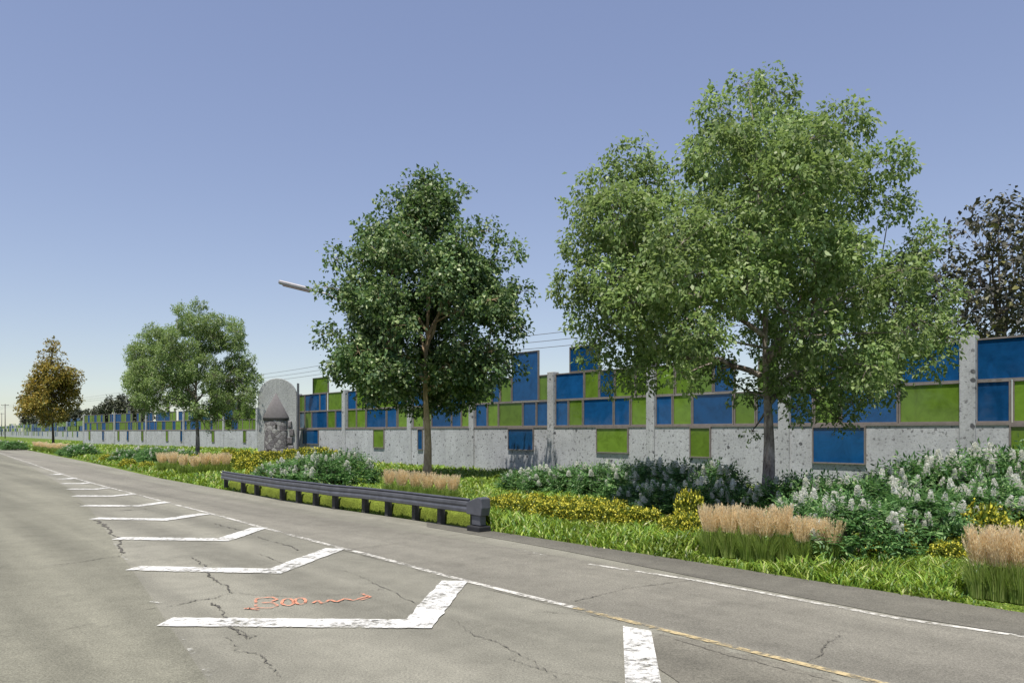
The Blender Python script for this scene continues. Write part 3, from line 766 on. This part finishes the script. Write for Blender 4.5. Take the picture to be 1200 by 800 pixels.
for _x, _y, _r in [(428, 262, 9), (458, 236, 9), (536, 232, 9), (570, 270, 10), (596, 296, 11), (608, 345, 10), (398, 306, 10), (388, 340, 9), (386, 392, 11), (396, 432, 11), (602, 385, 11), (596, 428, 12), (560, 458, 11), (440, 462, 11), (496, 208, 7), (516, 216, 8), (474, 220, 8)]:
    lob2.append(((_x - 500) * Zt2 / F, rng.uniform(-1, 1), EYE + (HY - _y) * Zt2 / F, _r * Zt2 / F * 1.3))
make_tree('broadleaf_tree', (XZ(500, Zt2), Zt2, 0), lob2, 5.2, .24, M['leaf_dark'], M['bark_tan'],
    'dense dark green conical tree with a straight tan trunk behind the guardrail', .23, .155, 900, 8, .35, 'young trees planted along the verge', .10, twig_len=.55)
Zt4 = 112.0
lob4 = profile_lobes([(399, 3, 62), (415, 14, 62), (440, 29, 62), (462, 38, 60), (478, 36, 60), (490, 22, 62)], 62, Zt4, 52, 8, .8, 1.5, .2)
make_tree('broadleaf_tree', (XZ(62, Zt4), Zt4, 0), lob4, 4.2, .22, M['leaf_gold'], M['bark_dark'],
    'small yellow orange tree at the far left of the verge', .32, .21, 250, 7, .3, 'young trees planted along the verge', .09, twig_len=.6)
# trees beyond the barrier
gb = 'trees beyond the barrier'
lobR = [(1170, 248, 20), (1195, 240, 22), (1130, 275, 16), (1150, 262, 14), (1180, 285, 26), (1215, 270, 28), (1120, 305, 18), (1155, 315, 24), (1200, 325, 30), (1135, 345, 24), (1175, 360, 28), (1230, 340, 30), (1120, 375, 20), (1165, 395, 26), (1210, 385, 28), (1140, 405, 22), (1240, 300, 24), (1250, 390, 26), (1105, 395, 14)]
make_tree('leafy_tree', (XZ(1170, 37), 37, 0), from_px(lobR, 1170, 37, 4.2, 21), 4.5, .22, M['leaf_back'], M['bark_dark'],
    'dark purplish tree with open branches rising beyond the barrier at the right edge', .30, .18, 170, 7, .3, gb, .07, twig_len=.6)
lobQ = [(1062, 285, 10), (1078, 300, 16), (1060, 320, 18), (1085, 335, 18), (1050, 350, 16), (1075, 370, 22), (1095, 385, 18), (1050, 395, 18), (1075, 405, 20)]
make_tree('leafy_tree', (XZ(1072, 41), 41, 0), from_px(lobQ, 1072, 41, 2.4, 22), 4.5, .16, M['leaf_back'], M['bark_dark'],
    'smaller dark tree beyond the barrier, half hidden by the largest tree', .30, .17, 230, 7, .3, gb, .06, twig_len=.6)
far_trees = [(140, 465, 26, 330, 'leaf_far', 'broad dark tree beyond the barrier between gold tree and rounded tree'),
             (112, 474, 20, 330, 'leaf_far', 'low grey green tree beyond the barrier just right of the gold tree'),
             (85, 478, 18, 350, 'leaf_far', 'hazy low tree beyond the barrier behind the gold crown'),
             (50, 482, 18, 420, 'leaf_far', 'small far tree beyond the barrier left of the gold trunk'),
             (32, 466, 8, 480, 'leaf_back', 'narrow purplish tree beyond the far barrier at the left'),
             (165, 468, 16, 330, 'leaf_far', 'dark tree top beyond the barrier touching the rounded crown'),
             (270, 470, 20, 150, 'leaf_far', 'dim tree beyond the barrier behind the rounded crown, beside the monument')]
for i, (x, top, hw, Z, m_, lab) in enumerate(far_trees):
    pr = [(top, hw * .35, x), (top + 8, hw * .8, x), (top + 18, hw, x), (top + 34, hw * .85, x)]
    lb = profile_lobes(pr, x, Z, 26, 40 + i, 1.6, 2.6, .25)
    make_tree('leafy_tree', (XZ(x, Z), Z, 0), lb, 3.0, .3, M[m_], M['bark_dark'], lab, .9, .6, 34, 6, .2, gb, .14, twig_len=1.2)

# ------------------------------------------------------------------ street lamp, power line
Zl = 64.0; s_ = Zl / F
lx = XZ(446, Zl)
lamp = thing('street_lamp', (lx, Zl, 0), 'grey street lamp with a long drooping head, its pole behind the dark conical tree', 'street lamp')
hz = lambda y: EYE + (HY - y) * s_
mb = MB(); mb.tube([(0, 0, -.2), (0, 0, 5), (0, 0, hz(392))], [.16, .13, .1], 10); mb.build('pole', M['lamp'], lamp, True)
mb = MB(); pts = [(0, 0, hz(392)), ((430 - 446) * s_, -.05, hz(374)), ((414 - 446) * s_, -.1, hz(362)), ((400 - 446) * s_, -.15, hz(353)), ((384 - 446) * s_, -.2, hz(345)), ((364 - 446) * s_, -.25, hz(340))]
mb.tube(pts, [.09, .085, .08, .075, .07, .07], 8); mb.build('arm', M['lamp'], lamp, True)
hx0, hx1 = (328 - 446) * s_, (367 - 446) * s_
mb = MB(); a = np.array([hx0, -.3, hz(331)]); b = np.array([hx1, -.25, hz(340.5)]); dx = (b - a) / np.linalg.norm(b - a); upv = np.array([-dx[2], 0, dx[0]]); yv = np.cross(upv, dx)
mb.box((a + b) / 2, (np.linalg.norm(b - a), .42, .34), np.array([dx, yv, upv])); hd = mb.build('lamp_head', M['lamp'], lamp, bevel=.1)
mb = MB(); mb.box((a + b) / 2 + upv * -.2 + dx * .1, (np.linalg.norm(b - a) * .8, .34, .12), np.array([dx, yv, upv])); mb.build('lens', M['lamp_under'], hd, bevel=.03)

def util_pole(x, Z, h, label):
    r = thing('utility_pole', (XZ(x, Z), Z, 0), label, 'utility pole', 'poles of the power line', R(20))
    mb = MB(); mb.tube([(0, 0, -.3), (0, 0, h)], [.19, .13], 9); mb.build('pole', M['pole_wood'], r, True)
    mb = MB(); mb.box((0, -.2, h - .5), (2.6, .14, .16)); mb.build('crossarm', M['pole_wood'], r)
    for k in (-1.15, 0, 1.15):
        mb = MB(); mb.tube([(k, -.2, h - .42), (k, -.2, h - .2)], .06, 7); mb.build('insulator', M['lamp'], r)
    return r
up1 = util_pole(6, 300, 13.5, 'wooden utility pole with crossarm standing alone at the far left')
up2 = util_pole(2, 420, 13.0, 'thinner, farther utility pole at the very left edge')
poles = [(500, 70.0), (905, 43.0), (1500, 29.0), (225, 150.0)]
hts = [10.35, 8.6]
labs = ['top', 'middle', 'lowest']
for k, dz in enumerate((0, -.55, -1.05)):
    mb = MB(); p = []
    seq = [(-25, 420), (6, 300), (225, 140), (500, 72), (905, 44), (1500, 30)]
    hh = [13.1 + dz, 13.1 + dz, 11.9 + dz, 10.7 + dz, 9.9 + dz, 9.2 + dz]
    for i in range(len(seq) - 1):
        a = np.array([XZ(*seq[i]), seq[i][1], hh[i]]); b = np.array([XZ(*seq[i + 1]), seq[i + 1][1], hh[i + 1]])
        sag = min(.9, .008 * np.linalg.norm(b - a))
        for t in np.linspace(0, 1, 14)[:-1]: p.append(a + (b - a) * t + np.array([0, 0, -4 * sag * t * (1 - t)]))
    p.append(b); mb.tube(p, .022, 4, False)
    tag(mb.build('power_cable', M['wire']), f'{labs[k]} of the three thin power cables crossing the sky beyond the barrier', 'cable', 'power cables beyond the barrier')

# ------------------------------------------------------------------ shrubs and grasses (prototypes)
def dome(n, r, h, shell=.75):
    d = unit(rng.normal(size=(n, 3))); d[:, 2] = np.abs(d[:, 2]); k = shell + (1 - shell) * rng.random(n) ** .5
    lump = 1 + .14 * np.sin(d[:, 0] * 6 + 1.3) * np.cos(d[:, 1] * 5 + d[:, 2] * 4)
    p = d * (k * lump)[:, None]; p[:, 0] *= r; p[:, 1] *= r; p[:, 2] = p[:, 2] * h * .92 + .04 * h
    low = p[:, 2] < .35 * h; p[low, :2] *= (.78 + .22 * p[low, 2] / (.35 * h))[:, None]
    return p, d
spike_me = None
def spike_mesh():
    n = 120; z = rng.random(n) ** 1.15; a = rng.random(n) * 2 * math.pi; r = .062 * (1 - z) ** .8 + .004
    p = np.stack([r * np.cos(a), r * np.sin(a), z * .25], 1); d = np.stack([np.cos(a), np.sin(a), .4 + rng.random(n)], 1)
    o = quads('flower_spike', leaf_quads(p, d, .045, .036), M['white']); me = o.data
    v = [tuple(x.co) for x in me.vertices]; f = [tuple(q.vertices) for q in me.polygons]; k = len(v)
    for r_, z_ in ((.045, 0), (.03, .13), (.004, .27)):
        v += [(r_ * math.cos(t), r_ * math.sin(t), z_) for t in (0, 1.57, 3.14, 4.71)]
    f += [(k + 4 * i + j, k + 4 * i + (j + 1) % 4, k + 4 * i + 4 + (j + 1) % 4, k + 4 * i + 4 + j) for i in range(2) for j in range(4)]
    bpy.data.objects.remove(o); me = bpy.data.meshes.new('flower_spike'); me.from_pydata(v, [], f); me.materials.append(M['white'])
    return me
def make_white_shrub(loc, label, group, nsp=32, nl=3600):
    r = thing('flowering_shrub', loc, label, 'shrub', group)
    # pinnate fronds: a midrib direction with leaflets on both sides
    nf = nl // 9; p, d = dome(nf, .8, 1.15, .62)
    ax = unit(d + rng.normal(size=(nf, 3)) * .45 + np.array([0, 0, -.25])); sidev = unit(np.cross(ax, rng.normal(size=(nf, 3)) * .5 + np.array([0, 0, 1.])))
    P = []; D = []; L = []
    for k in range(4):
        t = .06 + .075 * k
        for sg in (-1, 1):
            P.append(p + ax * t); D.append(sidev * sg + ax * .55 + np.array([0, 0, -.25])); L.append(np.full(nf, .17 - .02 * k))
    P.append(p + ax * .34); D.append(ax); L.append(np.full(nf, .12))
    P = np.vstack(P); D = np.vstack(D); L = np.concatenate(L) * rng.uniform(.8, 1.2, len(P))
    V = leaf_quads(P, D, L, L * .34, np.array([0, 0, 1.]) + rng.normal(size=P.shape) * .4)
    quads('foliage', V, M['leaf_shrub'], r)
    sp, sd = dome(nsp * 4, .86, 1.24, .98); ok = np.where(sp[:, 2] > .42)[0][:nsp]
    for i in ok:
        o = link('flower_spike', spike_me, r); o.location = sp[i]
        v = Vector(sd[i]) * .5 + Vector((0, 0, 1)); o.rotation_euler = v.to_track_quat('Z', 'Y').to_euler()
        o.scale = [rng.uniform(.5, 1.0)] * 3
    mb = MB()
    for k in range(7):
        a = k * .9; mb.tube([(0, 0, -.05), (.25 * math.cos(a), .25 * math.sin(a), .4), (.45 * math.cos(a), .45 * math.sin(a), .8)], [.018, .014, .006], 5, False)
    mb.build('stems', M['bark_dark'], r)
    return r
spike_me = spike_mesh()
# (x, row of base, width factor, height m)
def place(proto_fn, items, labels, group, zw, first_proto):
    pass
protoW = []
def white(x, y, wd, h, label, group, keep=32):
    X, Z = gp(x, y); h = max(h - .26, .8)
    if len(protoW) < 3:
        o = make_white_shrub((X, Z, 0), label, group); protoW.append(o); o.scale = (wd, wd, h / 1.2); o.rotation_euler = (0, 0, rng.uniform(0, 6.28)); return
    copy_tree(protoW[int(rng.integers(3))], (X, Z, 0), rng.uniform(0, 6.28), (wd * rng.uniform(.92, 1.08), wd * rng.uniform(.92, 1.08), h / 1.2), label, group, keep)
gw = 'white flowering shrubs planted along the barrier'
r_front = [(945, 641, 1.0, 1.35), (1005, 657, 1.05, 1.42), (1078, 650, 1.1, 1.5), (1140, 640, 1.05, 1.5), (1196, 640, 1.05, 1.6)]
r_back = [(888, 612, .9, 1.2), (925, 617, 1.2, 1.5), (972, 622, 1.15, 1.55), (1022, 626, 1.15, 1.6), (1062, 617, 1.3, 1.9), (1110, 617, 1.3, 2.0), (1158, 617, 1.35, 2.15), (1202, 617, 1.35, 2.2), (1250, 622, 1.3, 2.2)]
m_back = [(612, 577, 1.1, 1.15), (640, 580, 1.15, 1.3), (672, 582, 1.15, 1.4), (704, 585, 1.2, 1.5), (738, 588, 1.2, 1.55), (770, 592, 1.2, 1.65), (806, 597, 1.2, 1.65), (842, 602, 1.2, 1.7)]
m_front = [(748, 601, .95, 1.1), (782, 609, 1.05, 1.25), (820, 612, 1.05, 1.35), (852, 613, .95, 1.3)]
l_row = [(318, 563, .95, .95), (340, 566, 1.15, 1.35), (362, 568, 1.25, 1.6), (384, 573, 1.15, 1.7), (412, 570, 1.3, 1.75)]
f_row = [(146, 542, 1.25, 1.3), (163, 543, 1.35, 1.45), (181, 545, 1.35, 1.5), (199, 545, 1.3, 1.45), (214, 543, 1.2, 1.3)]
f2 = [(84, 533.5, 1.5, 1.3), (97, 535, 1.6, 1.45)]
f3 = [(8, 525.8, 1.9, 1.4), (18, 527, 1.9, 1.4)]
for lst, txt in ((r_front, 'front row shrub at right'), (r_back, 'back row shrub against the right wall'), (m_back, 'back row shrub against the middle wall'), (m_front, 'front row shrub beside the yellow mounds'), (l_row, 'shrub before the monument wall'), (f_row, 'shrub behind the left plume grasses')):
    for i, (x, y, a, b) in enumerate(lst):
        white(x, y, a, b, f'white spired {txt}, {nth(i, len(lst))} of {["","","two","three","four","five","six","seven","eight","nine"][len(lst)]}', gw, 32 if lst not in (f_row,) else 20)
for i, q in enumerate(f2): white(*q, f'{("left","right")[i]} one of two dark shrubs between the gold tree and rounded tree', gw, 14)
for i, q in enumerate(f3): white(*q, f'{("left","right")[i]} one of two small dark shrubs at the left edge of the verge', gw, 10)

protoY = []
def make_yellow(loc, label, group):
    r = thing('yellow_shrub', loc, label, 'shrub', group)
    p, d = dome(1500, .5, .6, .55)
    V = leaf_quads(p, d + rng.normal(size=p.shape) * .7, rng.uniform(.06, .12, len(p)), .042, np.array([0, 0, 1.]) + rng.normal(size=p.shape) * .5)
    quads('foliage', V, M['leaf_yshrub'], r)
    p, d = dome(215, .52, .64, .93); p = np.repeat(p, 3, 0) + rng.normal(size=(645, 3)) * .02; d = np.repeat(d, 3, 0)
    p = p[p[:, 2] > .08]; d = unit(rng.normal(size=p.shape) + np.array([0, 0, .3]))
    o = quads('blossoms', leaf_quads(p, d, rng.uniform(.035, .065, len(p)), .045), M['yellow'], r); o['kind'] = 'stuff'
    return r
def yellow(x, y, wd, h, label, group):
    X, Z = gp(x, y)
    if len(protoY) < 2:
        o = make_yellow((X, Z, 0), label, group); o.scale = (wd, wd, h / .62); protoY.append(o); return
    copy_tree(protoY[int(rng.integers(2))], (X, Z, 0), rng.uniform(0, 6.28), (wd * rng.uniform(.9, 1.1), wd * rng.uniform(.9, 1.1), h / .62), label, group)
gy = 'yellow flowering mounds'
y_mid = [(582, 601, 1.0, .5), (603, 605, 1.05, .55), (625, 608, 1.05, .6), (647, 611, 1.05, .6), (669, 614, 1.05, .6), (691, 617, 1.05, .62), (713, 619, 1.05, .62), (736, 621, 1.0, .62), (757, 622, .95, .6)]
y_midb = [(598, 598, 1.0, .55), (630, 601, 1.1, .6), (662, 604, 1.1, .6), (694, 607, 1.1, .6), (722, 610, 1.0, .6)]
y_tall = [(786, 629, .75, .5), (804, 632, .85, .65), (808, 624, .85, 1.05)]
y_right = [(1032, 658, .6, .38), (1047, 655, .85, .72), (1062, 652, .7, .5), (1110, 661, .7, .45), (1125, 657, .7, .5)]
y_rb = [(1152, 646, 1.0, 1.0), (1172, 642, 1.1, .95), (1192, 650, .9, .7)]
y_left = [(213, 549, 1.5, 1.0), (232, 549, 1.5, 1.0), (252, 549, 1.6, 1.0), (272, 551, 1.6, 1.0), (292, 554, 1.6, 1.0), (300, 560, 1.2, .6), (333, 564, 1.2, .6), (349, 562, 1.1, .6)]
y_lb = [(268, 541, 1.7, 1.1), (286, 543, 1.7, 1.1), (305, 543, 1.7, 1.0), (322, 542, 1.6, .95), (340, 541, 1.7, 1.1), (358, 541, 1.8, 1.25), (376, 542, 1.8, 1.3), (393, 543, 1.6, 1.1)]
y_far = [(128, 542, 1.4, .7), (150, 547, 1.3, .6), (172, 550, 1.2, .55)]
for lst, txt in ((y_mid, 'mound, mid verge front row'), (y_midb, 'mound, mid verge second row'), (y_tall, 'bush beside the eight plume grasses'), (y_right, 'mound at the right shrubs'), (y_rb, 'bush behind the rightmost plumes'), (y_left, 'mound, front row below monument'), (y_lb, 'mound, back row at monument foot'), (y_far, 'mound left of left plume grasses')):
    for i, (x, y, a, b) in enumerate(lst):
        yellow(x, y, a, b, f'yellow flowering {txt}, {nth(i, len(lst))} of {["","","two","three","four","five","six","seven","eight","nine"][len(lst)]}', gy)

protoG = []
def make_reed(loc, label, group):
    r = thing('reed_grass', loc, label, 'ornamental grass', group)
    n = 380; a = rng.random(n) * 2 * math.pi; rr = .17 * np.sqrt(rng.random(n)); p = np.stack([rr * np.cos(a), rr * np.sin(a), np.zeros(n)], 1)
    out = np.stack([np.cos(a), np.sin(a), 0 * a], 1) * rng.uniform(.02, .22, n)[:, None]; h = rng.uniform(.38, .72, n)
    k = 4; t = np.linspace(0, 1, k); C = p[:, None, :] + out[:, None, :] * (t ** 1.6)[None, :, None]; C[..., 2] = h[:, None] * (t - .12 * t ** 3)[None]
    s = unit(rng.normal(size=(n, 3)) * np.array([1, 1, 0])); wdt = .0095 * (1 - t * .85)
    strips('blades', np.stack([C + s[:, None, :] * wdt[None, :, None], C - s[:, None, :] * wdt[None, :, None]], 2), M['blade'], r)
    n = 140; a = rng.random(n) * 2 * math.pi; rr = .15 * np.sqrt(rng.random(n)); p = np.stack([rr * np.cos(a), rr * np.sin(a), np.full(n, .5)], 1)
    lean = np.stack([np.cos(a), np.sin(a), 0 * a], 1) * rng.uniform(.02, .13, n)[:, None]; H = rng.uniform(.82, 1.06, n)
    tip = p + lean; tip[:, 2] = H; ax = unit(tip - p); V = []
    m_ = 22; t = rng.random((n, m_)); L = .40
    b = tip[:, None, :] - ax[:, None, :] * (L * (1 - t))[..., None]
    fat = (.022 * np.sin(np.pi * np.clip(t * .9 + .1, 0, 1)) + .005)[..., None]
    dd = unit(rng.normal(size=(n, m_, 3))); P = b + dd * fat * .4; D = ax[:, None, :] * 2.6 + dd
    V = leaf_quads(P.reshape(-1, 3), D.reshape(-1, 3), rng.uniform(.04, .075, n * m_), .011)
    st = np.stack([p + [0.003, 0, 0], p - [0.003, 0, 0], tip - [0.003, 0, 0], tip + [0.003, 0, 0]], 1)
    o = quads('plumes', np.vstack([V, st]), M['plume'], r); o['kind'] = 'stuff'
    return r
def reed(x, y, wd, h, label, group):
    X, Z = gp(x, y)
    if len(protoG) < 2:
        o = make_reed((X, Z, 0), label, group); o.scale = (wd, wd, h); protoG.append(o); return
    copy_tree(protoG[int(rng.integers(2))], (X, Z, 0), rng.uniform(0, 6.28), (wd * rng.uniform(.93, 1.07), wd * rng.uniform(.93, 1.07), h * rng.uniform(.95, 1.04)), label, group)
gg = 'feather reed grass clumps with buff plumes'
g1 = [(833, 650, 1.0, .97), (855, 652, 1.0, 1.0), (878, 655, 1.0, .95), (896, 657, .95, 1.0), (917, 656, .9, .98), (940, 659, .9, .82), (958, 659, .9, .84), (976, 661, .9, .82)]
g2 = [(1150, 699, 1.0, 1.0), (1172, 702, 1.0, 1.02), (1196, 705, 1.05, 1.05), (1226, 708, 1.0, 1.0)]
g3 = [(456, 583, 1.15, 1.08), (471, 585, 1.15, 1.1), (487, 586, 1.1, 1.05), (501, 588, 1.1, 1.05), (516, 589, 1.1, .95), (531, 590, 1.1, 1.0)]
g4 = [(190, 553, 1.4, 1.2), (202, 554, 1.4, 1.2), (215, 556, 1.4, 1.1), (228, 557, 1.4, 1.05), (240, 556, 1.4, 1.2), (253, 556, 1.4, 1.25), (265, 556, 1.3, 1.2)]
g5 = [(43, 528, 2.2, 1.25), (51, 529, 2.2, 1.25), (59, 530, 2.2, 1.1), (67, 531, 2.2, 1.2), (75, 532, 2.2, 1.2)]
for lst, txt in ((g1, 'the eight at the foot of the largest tree'), (g2, 'the four at the right edge'), (g3, 'the six behind the guardrail'), (g4, 'the seven before the rounded tree'), (g5, 'the five below the gold tree')):
    for i, (x, y, a, b) in enumerate(lst): reed(x, y, a, b, f'buff plumed reed grass clump, {nth(i, len(lst))} of {txt}', gg)

# ------------------------------------------------------------------ lily turf covering the verge
def wall_z(x):
    return np.where(x > 346, 35760 / (x + 170), np.where(x > 99, 1341 / np.maximum(3, 12.5 - (290 - x) * .0184), 190.0))
ncand = 560000
Z = 9.0 * (200 / 9.0) ** (rng.random(ncand) ** 1.0); x = rng.uniform(-60, 1900, ncand)
ok = (Z > road_z(x) + .10 * np.sin(x * .11 + np.sin(x * .37)) * np.sin(x * .043) + .22 * rng.random(ncand) - .10) & (Z < wall_z(x) - .3)
Z = Z[ok]; x = x[ok]; X = (x - 600) / F * Z; n = len(Z)
cl = .5 + .5 * np.sin(X * 1.9 + 1.7 * np.sin(Z * 1.3)) * np.sin(Z * 1.6 + np.sin(X * .9))
near_edge = np.clip((Z - road_z(x)) / (.07 * Z), 0, 1)
h = (.15 + .25 * rng.random(n)) * (.7 + .5 * cl) * (.45 + .55 * near_edge)
wd = .0125 * np.clip(Z / 13, 1, 7) * rng.uniform(.7, 1.3, n)
h = h * np.clip((Z / 30) ** .2, 1, 1.5)
reeds = [gp(q[0], q[1]) + (q[2],) for l_ in (g1, g2, g3, g4, g5) for q in l_]
for (rx_, ry_, rw_) in reeds:
    near_r = np.abs(X - rx_) < .42 * rw_
    h = np.where(near_r & (np.abs(Z - (ry_ - .25)) < .55 * rw_ + .1), h * .38, h)
az = rng.random(n) * 2 * math.pi; bend = np.stack([np.cos(az), np.sin(az), 0 * az], 1) * (h * rng.uniform(.35, 1.15, n))[:, None]
k = 4; t = np.linspace(0, 1, k)
Cc = np.stack([X, Z, np.full(n, -.02)], 1)[:, None, :] + bend[:, None, :] * (t ** 1.7)[None, :, None]
Cc[..., 2] += h[:, None] * (1.25 * t - .35 * t ** 2.5)[None]
s = np.stack([-np.sin(az), np.cos(az), rng.normal(size=n) * .35], 1); wt = np.array([.8, 1.0, .75, .06])
o = strips('lily_turf_grass', np.stack([Cc + s[:, None, :] * (wd[:, None] * wt)[..., None], Cc - s[:, None, :] * (wd[:, None] * wt)[..., None]], 2), M['grass'])
tag(o, 'bright green strap leaved grass covering the verge from road to barrier', 'grass', None, 'stuff')

print('leaves', n1, 'blades', n)
